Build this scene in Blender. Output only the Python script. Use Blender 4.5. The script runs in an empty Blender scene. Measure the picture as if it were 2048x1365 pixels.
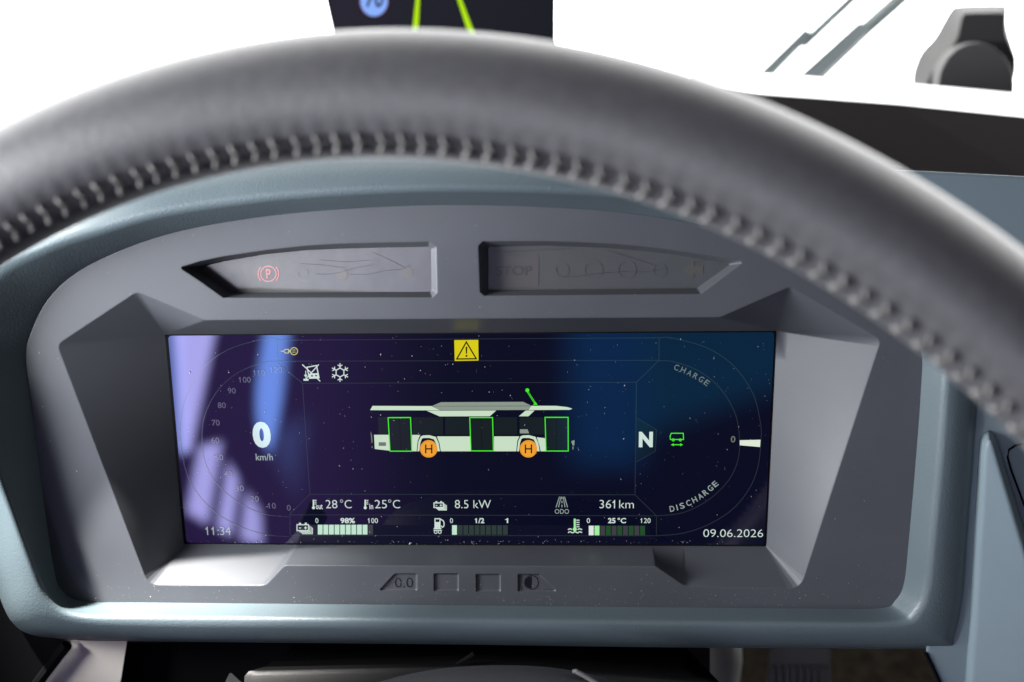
import bpy, bmesh, math, random
from mathutils import Vector, Matrix
from mathutils.geometry import delaunay_2d_cdt

random.seed(7)
S = bpy.context.scene
COL = S.collection
W0, H0, F = 2048.0, 1365.0, 2560.0          # reference frame and focal length in its pixels

# ------------------------------------------------------------------ camera
# cluster frame: u right, v up along the display, w towards the driver; origin at the display centre
LEAN = math.radians(12)
M = Matrix(((1, 0, 0), (0, math.sin(LEAN), -math.cos(LEAN)), (0, math.cos(LEAN), math.sin(LEAN))))
RX, RY, RZ = 0.285453889, -0.0404379942, 0.00387205502
T = Vector((-0.0205285088, -0.0491500887, -0.625819307))
R = Matrix.Rotation(RZ, 3, 'Z') @ Matrix.Rotation(RY, 3, 'Y') @ Matrix.Rotation(RX, 3, 'X')
RT = R.transposed()
CAMP = RT @ (-T)                             # camera position in the cluster frame


def world(p): return M @ Vector(p)


def cam_to_world(c): return M @ (RT @ (Vector(c) - T))


def ray(px, py): return RT @ Vector(((px - W0 / 2) / F, (H0 / 2 - py) / F, -1.0))


def L(px, py, w):                            # point of the plane w = const, cluster frame
    d = ray(px, py)
    w0, sl = w if isinstance(w, tuple) else (w, 0.0)      # a tuple is a plane that also turns with u
    return CAMP + d * ((w0 + sl * CAMP.x - CAMP.z) / (d.z - sl * d.x))


def up(w, dz): return (w[0] + dz, w[1]) if isinstance(w, tuple) else w + dz


def wz(w, u): return w[0] + w[1] * u if isinstance(w, tuple) else w


def P(px, py, w): return M @ L(px, py, w)


def at(px, py, depth):                       # point at a distance along the view axis, world
    return cam_to_world(((px - W0 / 2) / F * depth, (H0 / 2 - py) / F * depth, -depth))


cd = bpy.data.cameras.new('camera')
cam = bpy.data.objects.new('camera', cd)
COL.objects.link(cam)
cam.matrix_world = Matrix.Translation(cam_to_world((0, 0, 0))) @ (M @ RT).to_4x4()
cd.sensor_width = 36.0
cd.lens = F / W0 * 36.0
cd.clip_start, cd.clip_end = 0.01, 200
cd.dof.use_dof = True
cd.dof.focus_distance = 0.615
cd.dof.aperture_fstop = 6.3
cd.dof.aperture_blades = 9
S.camera = cam

# ------------------------------------------------------------------ world: the bright windscreen in front, windows and painted reflection patches behind
wd = bpy.data.worlds.new('World')
S.world = wd
wd.use_nodes = True
nt = wd.node_tree
N, K = nt.nodes, nt.links
for n in list(N): N.remove(n)


def val(x):
    return x


def mth(op, a, b=None, c=None, clamp=False):
    n = N.new('ShaderNodeMath'); n.operation = op; n.use_clamp = clamp
    for i, x in enumerate((a, b, c)):
        if x is None: continue
        if isinstance(x, (int, float)): n.inputs[i].default_value = x
        else: K.new(x, n.inputs[i])
    return n.outputs[0]


def sstep(x, a, b):
    n = N.new('ShaderNodeMapRange'); n.interpolation_type = 'SMOOTHSTEP'
    K.new(x, n.inputs[0])
    lo, hi = (a, b) if a < b else (b, a)
    n.inputs[1].default_value, n.inputs[2].default_value = lo, hi
    n.inputs[3].default_value, n.inputs[4].default_value = (0, 1) if a < b else (1, 0)
    return n.outputs[0]


tc = N.new('ShaderNodeTexCoord')
sx = N.new('ShaderNodeSeparateXYZ')
K.new(tc.outputs['Generated'], sx.inputs[0])
DX, DY, DZ = sx.outputs
rear = sstep(DY, -0.05, -0.2)
negy = mth('MAXIMUM', mth('MULTIPLY', DY, -1.0), 0.02)
GX, GZ = mth('DIVIDE', DX, negy), mth('DIVIDE', DZ, negy)


def mirror(px, py):                          # where the display glass mirrors this sight line to
    d = ray(px, py).normalized()
    d = M @ Vector((d.x, d.y, -d.z))
    return Vector((d.x / -d.y, d.z / -d.y))


def poly_mask(pts, soft):
    g = [mirror(*p) for p in pts]
    c = sum(g, Vector((0, 0))) / len(g)
    out = None
    for a, b in zip(g, g[1:] + g[:1]):
        nrm = Vector((-(b - a).y, (b - a).x)).normalized()
        if nrm.dot(c - a) < 0: nrm = -nrm
        dist = mth('ADD', mth('MULTIPLY_ADD', GX, nrm.x, -nrm.dot(a)), mth('MULTIPLY', GZ, nrm.y))
        s = sstep(dist, -soft, soft)
        out = s if out is None else mth('MULTIPLY', out, s)
    return mth('MULTIPLY', out, rear)


acc = None


def add_light(mask, col, strength):
    global acc
    n = N.new('ShaderNodeVectorMath'); n.operation = 'SCALE'
    n.inputs[0].default_value = [c * strength for c in col]
    K.new(mask, n.inputs['Scale'])
    if acc is None: acc = n.outputs[0]
    else:
        a = N.new('ShaderNodeVectorMath'); a.operation = 'ADD'
        K.new(acc, a.inputs[0]); K.new(n.outputs[0], a.inputs[1]); acc = a.outputs[0]


one = mth('ADD', mth('MULTIPLY', DX, 0.0), 1.0)
add_light(one, (0.92, 0.95, 1.0), 0.035)                                      # dim cabin
front = mth('MULTIPLY', sstep(DY, 0.12, 0.35), mth('MULTIPLY', sstep(DZ, -0.62, -0.45), sstep(DZ, 0.9, 0.6)))
add_light(front, (1.0, 1.0, 0.99), 6.0)                                       # the over-exposed windscreen
over = mth('MULTIPLY', sstep(DZ, 0.35, 0.8), sstep(DY, -0.9, 0.0))
add_light(over, (0.9, 0.96, 1.0), 0.35)
lside = mth('MULTIPLY', mth('MULTIPLY', sstep(DX, -0.40, -0.65), mth('MULTIPLY', sstep(DZ, -0.25, 0.0), sstep(DZ, 0.65, 0.45))), sstep(DY, -0.1, -0.3))
add_light(lside, (0.93, 0.95, 1.0), 0.4)                                      # driver's side window
rside = mth('MULTIPLY', mth('MULTIPLY', sstep(DX, 0.6, 0.85), mth('MULTIPLY', sstep(DZ, -0.05, 0.1), sstep(DZ, 0.6, 0.4))), sstep(DY, -0.5, 0.0))
add_light(rside, (0.9, 0.96, 1.0), 0.9)                                       # far door glazing
LAV, BLU = (0.60, 0.63, 1.0), (0.22, 0.47, 1.0)
add_light(poly_mask([(-3600, -600), (-40, -600), (20, 1500), (-3600, 1500)], 0.07), (0.97, 0.985, 1.0), 0.8)
add_light(poly_mask([(-800, 330), (300, 330), (300, 650), (-800, 650)], 0.04), (0.93, 0.96, 1.0), 10.0)  # added bright patch, mirrored by the left indicator lens to brighten it
add_light(poly_mask([(240, 560), (354, 560), (374, 905), (240, 940)], 0.005), BLU, 4.5)  # from here on, patches painted in for the display to mirror
add_light(poly_mask([(346, 600), (443, 600), (380, 905), (362, 905)], 0.004), LAV, 13.0)
add_light(poly_mask([(538, 600), (519, 710), (509, 790), (516, 860), (540, 905), (558, 850), (585, 600)], 0.005), BLU, 12.0)
add_light(poly_mask([(536, 890), (590, 978), (612, 840), (556, 850)], 0.014), BLU, 1.4)
add_light(poly_mask([(399, 893), (443, 884), (415, 1048), (374, 1025)], 0.004), LAV, 12.0)
add_light(poly_mask([(456, 926), (478, 960), (462, 1072), (434, 1056)], 0.004), LAV, 12.0)
add_light(poly_mask([(493, 984), (521, 1022), (524, 1092), (480, 1078)], 0.004), LAV, 11.0)
gl = mirror(560, 880).x
gr = mirror(930, 880).x
gf = mirror(-100, 880).x
add_light(mth('MULTIPLY', mth('MULTIPLY', sstep(GX, gr, gl), sstep(GX, gf, mirror(340, 880).x)), rear), (0.40, 0.18, 0.72), 0.80)  # purple haze painted in for the display's reflection
add_light(poly_mask([(1135, 500), (1290, 500), (1285, 930), (1140, 930)], 0.020), (0.0, 0.36, 0.90), 0.95)
add_light(poly_mask([(1284, 500), (1620, 500), (1600, 760), (1284, 870)], 0.018), (0.0, 0.46, 0.75), 0.75)
bg = N.new('ShaderNodeBackground')
K.new(acc, bg.inputs[0])
wo = N.new('ShaderNodeOutputWorld')
K.new(bg.outputs[0], wo.inputs[0])
wd.cycles.sampling_method = 'MANUAL'
wd.cycles.sample_map_resolution = 1024

# ------------------------------------------------------------------ lamps


def spot(name, pos, target, power, half_deg, blend, radius, col):
    ld = bpy.data.lights.new(name, 'SPOT')
    ld.energy, ld.spot_size, ld.spot_blend, ld.shadow_soft_size, ld.color = power, math.radians(2 * half_deg), blend, radius, col
    o = bpy.data.objects.new(name, ld)
    COL.objects.link(o)
    a, b = world(pos), world(target)
    o.location = a
    z = (a - b).normalized(); x = Vector((1, 0, 0)); y = z.cross(x).normalized(); x = y.cross(z)
    o.rotation_euler = Matrix((x, y, z)).transposed().to_euler()
    o.scale = (1.0, 0.27, 1.0)                                              # cone squeezed to keep the beam off the cowl top
    return o


spot('sun_shaft', (-0.60, 1.05, 0.300), (-0.166, -0.085, 0.022), 960, 5.6, 1.0, 0.03, (1.0, 0.965, 0.91))

ad = bpy.data.lights.new('driver_window_light', 'AREA')
ad.shape, ad.size, ad.size_y, ad.energy, ad.color = 'RECTANGLE', 0.30, 0.28, 22, (0.95, 0.97, 1.0)
ao = bpy.data.objects.new('driver_window_light', ad)
COL.objects.link(ao)
ao.location = Vector((-0.60, -0.27, 0.19))
ao.rotation_euler = (Vector((0.02, 0.0, 0.0)) - ao.location).to_track_quat('-Z', 'Y').to_euler()

S.view_settings.view_transform = 'Standard'
S.view_settings.look = 'None'
S.view_settings.exposure = 0
S.view_settings.gamma = 1
S.view_settings.use_curve_mapping = False
S.cycles.use_denoising = True
try:
    S.cycles.denoiser = 'OPENIMAGEDENOISE'
    S.cycles.denoising_input_passes = 'RGB_ALBEDO_NORMAL'
except Exception:
    pass
S.cycles.max_bounces = 6
S.cycles.caustics_reflective = False
S.cycles.caustics_refractive = False

# ------------------------------------------------------------------ materials


def lin(c):
    c /= 255.0
    return c / 12.92 if c <= 0.04045 else ((c + 0.055) / 1.055) ** 2.4


def mat(name, base, rough=0.5, metal=0.0, spec=0.5, bump=None, bevel=0.0, emit=None, ior=1.5, coat=0.0, mottle=0.0,
        mottle_scale=40.0, tint=None, rough_var=0.0, smudge=0.0):
    m = bpy.data.materials.new(name)
    m.use_nodes = True
    t = m.node_tree
    b = t.nodes['Principled BSDF']
    b.inputs['Base Color'].default_value = (*base, 1)
    b.inputs['Roughness'].default_value = rough
    b.inputs['Metallic'].default_value = metal
    b.inputs['Specular IOR Level'].default_value = spec
    b.inputs['IOR'].default_value = ior
    if tint: b.inputs['Specular Tint'].default_value = (*tint, 1)
    if coat:
        b.inputs['Coat Weight'].default_value = coat
        b.inputs['Coat Roughness'].default_value = 0.12
    if emit:
        b.inputs['Emission Color'].default_value = (*emit, 1)
        b.inputs['Emission Strength'].default_value = 1.0
    gen = t.nodes.new('ShaderNodeTexCoord').outputs['Object']
    last = None
    if bevel:
        bv = t.nodes.new('ShaderNodeBevel'); bv.samples = 6
        bv.inputs['Radius'].default_value = bevel
        last = bv.outputs[0]
    for sc, dist in bump or ():
        nz = t.nodes.new('ShaderNodeTexNoise'); nz.inputs['Scale'].default_value = sc
        nz.inputs['Detail'].default_value = 2.5
        t.links.new(gen, nz.inputs['Vector'])
        bp = t.nodes.new('ShaderNodeBump'); bp.inputs['Distance'].default_value = dist
        bp.inputs['Strength'].default_value = 1.0
        t.links.new(nz.outputs[0], bp.inputs['Height'])
        if last is not None: t.links.new(last, bp.inputs['Normal'])
        last = bp.outputs[0]
    if last is not None: t.links.new(last, b.inputs['Normal'])
    if mottle:
        nz = t.nodes.new('ShaderNodeTexNoise'); nz.inputs['Scale'].default_value = mottle_scale
        nz.inputs['Detail'].default_value = 6
        t.links.new(gen, nz.inputs['Vector'])
        mx = t.nodes.new('ShaderNodeMix'); mx.data_type = 'RGBA'
        mx.inputs[6].default_value = (*[c * (1 - mottle) for c in base], 1)
        mx.inputs[7].default_value = (*[min(1, c * (1 + mottle)) for c in base], 1)
        t.links.new(nz.outputs[0], mx.inputs[0])
        t.links.new(mx.outputs[2], b.inputs['Base Color'])
    if rough_var:
        nz = t.nodes.new('ShaderNodeTexNoise'); nz.inputs['Scale'].default_value = 22
        nz.inputs['Detail'].default_value = 5
        t.links.new(gen, nz.inputs['Vector'])
        mr = t.nodes.new('ShaderNodeMapRange')
        mr.inputs[1].default_value, mr.inputs[2].default_value = 0.3, 0.7
        mr.inputs[3].default_value, mr.inputs[4].default_value = rough - rough_var, rough + rough_var
        t.links.new(nz.outputs[0], mr.inputs[0])
        t.links.new(mr.outputs[0], b.inputs['Roughness'])
    return m


MT = {}
MT['bezel'] = mat('graphite soft-touch plastic', (0.056, 0.060, 0.068), 0.47, spec=0.5, ior=1.5, bevel=0.0011, bump=[(1500, 0.00004)], mottle=0.12, rough_var=0.03)
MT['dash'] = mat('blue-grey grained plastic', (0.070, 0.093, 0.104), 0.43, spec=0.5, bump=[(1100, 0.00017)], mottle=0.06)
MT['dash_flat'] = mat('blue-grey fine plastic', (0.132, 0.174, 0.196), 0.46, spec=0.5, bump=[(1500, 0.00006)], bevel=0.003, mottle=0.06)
MT['dark'] = mat('dark brown-black plastic', (0.010, 0.008, 0.008), 0.8, spec=0.04, bump=[(900, 0.0001)], mottle=0.1)
MT['black'] = mat('matt black plastic', (0.005, 0.005, 0.006), 0.9, spec=0.05)
MT['seam'] = mat('black rubber seam', (0.004, 0.004, 0.005), 0.9, spec=0.05)
MT['leather'] = mat('dark grey leather', (0.044, 0.044, 0.048), 0.46, spec=0.5, bump=[(300, 0.00009), (1500, 0.00008)], mottle=0.35, mottle_scale=260)
_b = MT['leather'].node_tree.nodes['Principled BSDF']
_b.inputs['Sheen Weight'].default_value = 0.18
_b.inputs['Sheen Roughness'].default_value = 0.30
MT['thread'] = mat('grey waxed thread', (0.14, 0.137, 0.132), 0.85, spec=0.2, mottle=0.25, mottle_scale=600)
MT['hub'] = mat('black soft hub cover', (0.022, 0.023, 0.026), 0.55, spec=0.4, bump=[(500, 0.0002)])
MT['column'] = mat('glossy black plastic', (0.004, 0.004, 0.004), 0.22, spec=0.35, bump=[(1500, 0.00005)], mottle=0.2)
MT['glass'] = mat('display glass', (0.0015, 0.0015, 0.003), 0.014, spec=0.5, ior=1.65, tint=(0.80, 0.74, 1.0), emit=(0.0008, 0.0014, 0.0110))
MT['lens'] = mat('smoked indicator lens', (0.058, 0.058, 0.058), 0.27, spec=0.5, ior=1.65, bump=[(60, 0.0002)], mottle=0.12)
MT['cream'] = mat('cream trim', (0.86, 0.80, 0.70), 0.55)
MT['ledge'] = mat('pale grey ledge', (0.78, 0.78, 0.77), 0.5)
MT['grey'] = mat('grey plastic', (0.055, 0.055, 0.053), 0.6, spec=0.15, bevel=0.004)
MT['greydark'] = mat('charcoal plastic', (0.085, 0.085, 0.082), 0.55, bevel=0.004)
MT['pedal'] = mat('ribbed grey rubber', (0.075, 0.072, 0.07), 0.7, spec=0.2, mottle=0.15)
MT['floor'] = mat('speckled dark floor', (0.026, 0.021, 0.016), 0.95, spec=0.0, mottle=0.98, mottle_scale=80)
MT['dust'] = mat('dust', (0.30, 0.29, 0.28), 0.9)
MT['scratch'] = mat('fine hair scratch', (0.035, 0.035, 0.035), 0.4)
MT['wiper'] = mat('wiper grey', (0.48, 0.55, 0.52), 0.5)


def glow(name, rgb, k=1.0, rough=0.05):
    if name not in MT:
        MT[name] = mat('lit ' + name, (0.002, 0.002, 0.002), rough, ior=1.6, emit=[lin(c) * k for c in rgb])
    return name


def flat(name, rgb, rough=0.3):
    if name not in MT:
        MT[name] = mat(name, [lin(c) for c in rgb], rough, ior=1.65 if name.startswith('dim') else 1.5)
    return name


# ------------------------------------------------------------------ object helpers
ORIGIN = {}


def origin_of(o): return ORIGIN.get(o.name, Vector((0, 0, 0)))


def tag(o, label, cat, group=None, kind=None):
    if label: o['label'] = label
    if cat: o['category'] = cat
    if group: o['group'] = group
    if kind: o['kind'] = kind
    return o


def thing(name, loc, label, cat, group=None, kind=None):
    o = bpy.data.objects.new(name, None)
    COL.objects.link(o)
    o.location = loc
    o.empty_display_size = 0.02
    ORIGIN[o.name] = Vector(loc)
    return tag(o, label, cat, group, kind)


def obj(name, verts, faces, mats, parent=None, smooth=False, fmat=None, label=None, subsurf=0, sharp=None):
    vs = [Vector(v) for v in verts]
    c = Vector([(min(v[i] for v in vs) + max(v[i] for v in vs)) / 2 for i in range(3)])
    me = bpy.data.meshes.new(name)
    me.from_pydata([v - c for v in vs], [], faces)
    if isinstance(mats, str): mats = [mats]
    for m in mats: me.materials.append(MT[m])
    if fmat: me.polygons.foreach_set('material_index', fmat)
    if smooth: me.polygons.foreach_set('use_smooth', [True] * len(me.polygons))
    me.update()
    o = bpy.data.objects.new(name, me)
    COL.objects.link(o)
    if parent is not None:
        o.parent = parent
        o.location = c - origin_of(parent)
    else:
        o.location = c
    ORIGIN[o.name] = c
    if label: o['label'] = label
    if subsurf:
        md = o.modifiers.new('smooth', 'SUBSURF'); md.levels = md.render_levels = subsurf
    if sharp is not None and smooth:
        me.set_sharp_from_angle(angle=math.radians(sharp))
    return o


class MB:
    """collects world-space faces with a material each"""
    def __init__(self): self.v, self.f, self.m, self.mats = [], [], [], []

    def mi(self, m):
        if m not in self.mats: self.mats.append(m)
        return self.mats.index(m)

    def face(self, pts, m):
        i = len(self.v); self.v += [Vector(p) for p in pts]
        self.f.append(tuple(range(i, i + len(pts)))); self.m.append(self.mi(m))

    def mesh(self, pts, faces, m):
        i = len(self.v); self.v += [Vector(p) for p in pts]
        for f in faces: self.f.append(tuple(i + k for k in f)); self.m.append(self.mi(m))

    def tube(self, pts, rad, m, seg=8, caps=True):
        pts = [Vector(p) for p in pts]
        rr = rad if isinstance(rad, (list, tuple)) else [rad] * len(pts)
        vs, fs = [], []
        ref = Vector((0.31, 0.2, 0.93))
        for i, p in enumerate(pts):
            d = (pts[min(i + 1, len(pts) - 1)] - pts[max(i - 1, 0)]).normalized()
            a = d.cross(ref).normalized(); b = d.cross(a)
            for k in range(seg):
                t = 2 * math.pi * k / seg
                vs.append(p + (a * math.cos(t) + b * math.sin(t)) * rr[i])
        for i in range(len(pts) - 1):
            for k in range(seg):
                k2 = (k + 1) % seg
                fs.append((i * seg + k, i * seg + k2, (i + 1) * seg + k2, (i + 1) * seg + k))
        if caps:
            fs.append(tuple(range(seg))[::-1])
            fs.append(tuple(range((len(pts) - 1) * seg, len(pts) * seg)))
        self.mesh(vs, fs, m)

    def prism(self, front, back, m, mside=None):
        n = len(front)
        self.mesh(list(front) + list(back), [tuple(range(n)), tuple(range(n, 2 * n))[::-1]], m)
        self.mesh(list(front) + list(back), [(i, n + i, n + (i + 1) % n, (i + 1) % n) for i in range(n)], mside or m)

    def build(self, name, parent=None, **kw):
        return obj(name, self.v, self.f, self.mats, parent, fmat=self.m, **kw)


def fill(outer, holes, w):
    """triangles of a plane figure given in picture outlines lying on the plane w"""
    loops = [[L(x, y, w) for x, y in lp] for lp in [outer] + holes]
    pts, eds = [], []
    for lp in loops:
        i = len(pts); n = len(lp)
        pts += [Vector((p.x, p.y)) for p in lp]
        eds += [(i + k, i + (k + 1) % n) for k in range(n)]
    r = delaunay_2d_cdt(pts, eds, [], 0, 1e-7)
    vo, fo = r[0], r[2]

    def inside(q):
        c = False
        for lp in loops:
            for a, b in zip(lp, lp[1:] + lp[:1]):
                if (a.y > q.y) != (b.y > q.y) and q.x < (b.x - a.x) * (q.y - a.y) / (b.y - a.y) + a.x: c = not c
        return c
    fs = []
    for f in fo:
        c = sum((vo[k] for k in f), Vector((0, 0))) / len(f)
        if inside(c): fs.append(tuple(f))
    return [world((v.x, v.y, wz(w, v.x))) for v in vo], fs


def spline(pts, n, closed=False):
    pts = [Vector(p) for p in pts]
    out = []
    m = len(pts)
    for i in range(m if closed else m - 1):
        p = [pts[(i + k) % m] if closed else pts[min(max(i + k, 0), m - 1)] for k in (-1, 0, 1, 2)]
        for j in range(n):
            t = j / n
            out.append(0.5 * (2 * p[1] + (p[2] - p[0]) * t + (2 * p[0] - 5 * p[1] + 4 * p[2] - p[3]) * t * t + (3 * p[1] - p[0] - 3 * p[2] + p[3]) * t ** 3))
    if not closed: out.append(pts[-1])
    return out


# ================================================================== DASHBOARD HOUSING
FW = 0.024                                   # front plane of the bezel
#        A (meets the bezel)      B (crest)                C                          D (outer edge)
ST = [((900, 409), (900, 377, .046), (900, 300, .030), (900, 232, -.010)),
      ((1200, 420), (1210, 386, .046), (1230, 307, .030), (1240, 242, -.010)),
      ((1400, 449), (1425, 412, .046), (1460, 335, .030), (1480, 272, -.010)),
      ((1560, 493), (1600, 455, .045), (1650, 385, .030), (1680, 330, -.005)),
      ((1700, 553), (1750, 520, .043), (1800, 465, .032), (1840, 420, .000)),
      ((1800, 622), (1850, 600, .040), (1905, 570, .034), (1940, 550, .010)),
      ((1842, 700), (1896, 700, .038), (1948, 692, .034), (1980, 690, .0325)),
      ((1843, 780), (1893, 780, .038), (1943, 780, .035), (1974, 780, .0325)),
      ((1832, 930), (1882, 930, .038), (1934, 930, .035), (1963, 930, .0325)),
      ((1818, 1090), (1866, 1090, .038), (1920, 1090, .035), (1951, 1090, .0325)),
      ((1809, 1170), (1856, 1180, .038), (1914, 1190, .035), (1943, 1190, .0325)),
      ((1792, 1203), (1835, 1228, .038), (1893, 1266, .035), (1928, 1288, .0320)),
      ((1760, 1219), (1790, 1250, .038), (1860, 1288, .034), (1895, 1311, .028)),
      ((1600, 1219), (1600, 1250, .038), (1600, 1288, .035), (1600, 1312, .020)),
      ((1300, 1217), (1300, 1247, .038), (1300, 1285, .036), (1300, 1311, .020)),
      ((940, 1213), (940, 1243, .038), (940, 1281, .036), (940, 1305, .020)),
      ((600, 1210), (600, 1240, .038), (600, 1278, .036), (600, 1301, .020)),
      ((300, 1207), (300, 1237, .038), (290, 1275, .036), (280, 1297, .020)),
      ((165, 1205), (155, 1233, .040), (130, 1268, .036), (120, 1295, .018)),
      ((120, 1185), (98, 1200, .042), (45, 1230, .036), (15, 1285, .010)),
      ((104, 1140), (58, 1125, .046), (10, 1140, .032), (-40, 1180, .000)),
      ((85, 1000), (0, 985, .049), (-20, 1000, .030), (-80, 1020, -.005)),
      ((66, 840), (-62, 840, .052), (-120, 850, .034), (-170, 860, -.008)),
      ((52, 720), (-115, 720, .053), (-165, 720, .036), (-220, 720, -.010)),
      ((62, 665), (-95, 630, .053), (-145, 615, .036), (-200, 610, -.010)),
      ((95, 600), (-20, 540, .052), (-50, 520, .032), (-110, 490, -.010)),
      ((150, 547), (88, 492, .051), (30, 450, .032), (-30, 410, -.010)),
      ((235, 503), (200, 459, .048), (140, 395, .031), (90, 340, -.010)),
      ((340, 467), (310, 428, .047), (270, 355, .030), (240, 290, -.010)),
      ((470, 441), (450, 406, .046), (430, 325, .030), (420, 260, -.010)),
      ((640, 421), (630, 388, .046), (620, 306, .030), (615, 240, -.010))]
lA = [L(a[0], a[1], FW) for a, b, c, d in ST]
lA2 = [L(a[0], a[1], FW) for a, b, c, d in ST]
lB = [L(*b) for a, b, c, d in ST]
lC = [L(*c) for a, b, c, d in ST]
lD = [L(*d) for a, b, c, d in ST]
cen = Vector((0, 0, 0))
l0 = [Vector((p.x * 0.97, p.y * 0.95, 0.010)) for p in lA]
lA = [Vector((p.x * 0.996, p.y * 0.994, FW - .001)) for p in lA]
lE = [Vector((p.x * 0.97, p.y * 0.97, p.z - 0.05)) for p in lD]
ring = []
for l in (l0, lA, lA2, lB, lC, lD, lE):
    ring.append([world(q) for q in spline(l, 5, True)])
# double the loop at the bezel's edge so that the wall keeps a crisp foot
n = len(ring[0])
loops = [ring[0], ring[1], ring[3], ring[4], ring[5], ring[6]]
mid = [[a.lerp(b, 0.12) for a, b in zip(ring[1], ring[3])]]
mid2 = [[a.lerp(b, 0.85) for a, b in zip(ring[1], ring[3])]]
loops = [ring[0], ring[1], mid[0], mid2[0], ring[3], ring[4], ring[5], ring[6]]
vs = [p for l in loops for p in l]
fs = []
for i in range(len(loops) - 1):
    for k in range(n):
        k2 = (k + 1) % n
        fs.append((i * n + k, (i + 1) * n + k, (i + 1) * n + k2, i * n + k2))
dash = thing('dashboard', P(940, 1303, 0.0), 'blue-grey grained dashboard moulding wrapped round the instrument cluster', 'dashboard')
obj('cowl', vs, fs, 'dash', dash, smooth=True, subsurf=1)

m = MB()
m.prism([P(x, y, -.055) for x, y in [(-600, 330), (300, 300), (1500, 300), (2500, 420), (2500, 1290), (1700, 1250), (300, 1240), (-600, 1260)]],
        [P(x, y, -.075) for x, y in [(-600, 330), (300, 300), (1500, 300), (2500, 420), (2500, 1290), (1700, 1250), (300, 1240), (-600, 1260)]], 'black')
m.build('bulkhead', dash)

# side panel right of the cluster: sheet, raised wedge plate, seam
m = MB()
a = [(1700, 335), (2300, 366), (2300, 1500), (1925, 1500), (1900, 1410), (1880, 1368), (1862, 1330), (1852, 1304), (1872, 1000), (1880, 700)]
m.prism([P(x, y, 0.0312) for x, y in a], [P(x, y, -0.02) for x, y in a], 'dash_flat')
m.build('side_panel', dash)
m = MB()
pl = [(1925, 1420), (1934, 1290), (1946, 1090), (1957, 905), (1960, 880), (1967, 866), (1977, 860), (1987, 865), (1995, 880), (2062, 1100), (2150, 1420)]
pt = [(1940, 1420), (1949, 1290), (1960, 1090), (1970, 910), (1972, 892), (1976, 882), (1979, 880), (1982, 883), (1986, 893), (2048, 1100), (2135, 1420)]
m.prism([P(x, y, 0.0355 + (x - 1940) * .00007) for x, y in pt], [P(x, y, 0.0310) for x, y in pl], 'dash_flat')
m.build('raised_plate', dash)
m = MB()
m.tube([P(x, y, 0.0316) for x, y in [(2060, 885), (2030, 892), (2018, 900), (2015, 915), (2022, 940), (2048, 1010), (2080, 1100)]], 0.0005, 'seam', 6)
m.build('panel_seam', dash)
m = MB()
m.tube([P(x, y, 0.0316) for x, y in [(1850, 1306), (1862, 1330), (1880, 1368), (1900, 1410)]], 0.0010, 'seam', 6)
m.build('panel_seam', dash)

# dark fascia and pale ledge on top of it
m = MB()
e1 = [(1380, 176), (1500, 188), (1640, 198), (1800, 210), (2048, 235), (2250, 256)]
e2 = [(1380, 290), (1500, 305), (1640, 322), (1800, 338), (2048, 353), (2250, 366)]
for (p, q), (r_, s_) in zip(zip(e1, e1[1:]), zip(e2, e2[1:])):
    m.face([at(*p, .86), at(*q, .86), at(*s_, .815), at(*r_, .815)], 'dark')
    m.face([at(*r_, .815), at(*s_, .815), at(s_[0], s_[1] + 14, .80), at(r_[0], r_[1] + 14, .80)], 'black')
m.build('fascia', dash)
m = MB()
rear_e = [(1380, 134), (1500, 144), (1640, 154), (1800, 165), (2048, 188), (2250, 208)]
for (p, q), (r_, s_) in zip(zip(e1, e1[1:]), zip(rear_e, rear_e[1:])):
    m.face([at(*r_, .93), at(*s_, .93), at(*q, .8605), at(*p, .8605)], 'ledge')
    m.face([at(*p, .8605), at(*q, .8605), at(q[0], q[1] + 4, .8595), at(p[0], p[1] + 4, .8595)], 'ledge')
    m.face([at(*s_, .93), at(*r_, .93), at(r_[0], r_[1] + 60, .93), at(s_[0], s_[1] + 60, .93)], 'ledge')
m.build('top_ledge', dash)

# the deck running forward from the cowl to the windscreen wall
m = MB()
dk = [(-150, 430, 330), (300, 330, 285), (870, 268, 235), (1250, 290, 255), (1560, 345, 305)]
for (xa, na, fa), (xb, nb, fb) in zip(dk, dk[1:]):
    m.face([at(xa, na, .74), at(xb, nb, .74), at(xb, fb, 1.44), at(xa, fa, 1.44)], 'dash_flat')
m.build('deck', dash)

# under-dash: black sheet standing in for the shadow, dark side trim on the left
m = MB()
a = [(190, 1285), (1420, 1285), (1420, 1480), (190, 1480)]
m.prism([P(x, y, -0.03) for x, y in a], [P(x, y, -0.04) for x, y in a], 'black')
m.build('underdash_shade', dash)
m = MB()
a = [(-400, 1050), (60, 1150), (128, 1292), (112, 1312), (70, 1368), (30, 1440), (-400, 1440)]
m.prism([P(x, y, -0.004) for x, y in a], [P(x, y, -0.03) for x, y in a], 'black')
m.build('left_trim', dash)
m = MB()
a = [Vector((-.365, y, z)) for y, z in ((-.45, -.45), (.12, -.45), (.12, .05), (-.45, .05))]  # added unseen panel, keeps window light off the cowl's left side
m.prism(a, [v + Vector((-.03, 0, 0)) for v in a], 'black')
m.build('side_blocker', dash)
m = MB()
m.tube([P(x, y, 0.000) for x, y in [(134, 1290), (116, 1312), (74, 1368), (34, 1440)]], 0.0028, 'seam', 8)
m.build('trim_seam', dash)

# cream post behind the lower left corner
m = MB()
a = [(135, 1270), (256, 1270), (232, 1420), (52, 1420)]
m.prism([P(x, y, -0.008) for x, y in a], [P(x, y, -0.028) for x, y in a], 'cream')
o = m.build('trim_panel')
tag(o, 'cream sunlit trim panel below the lower left corner of the dashboard', 'trim panel')

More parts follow.
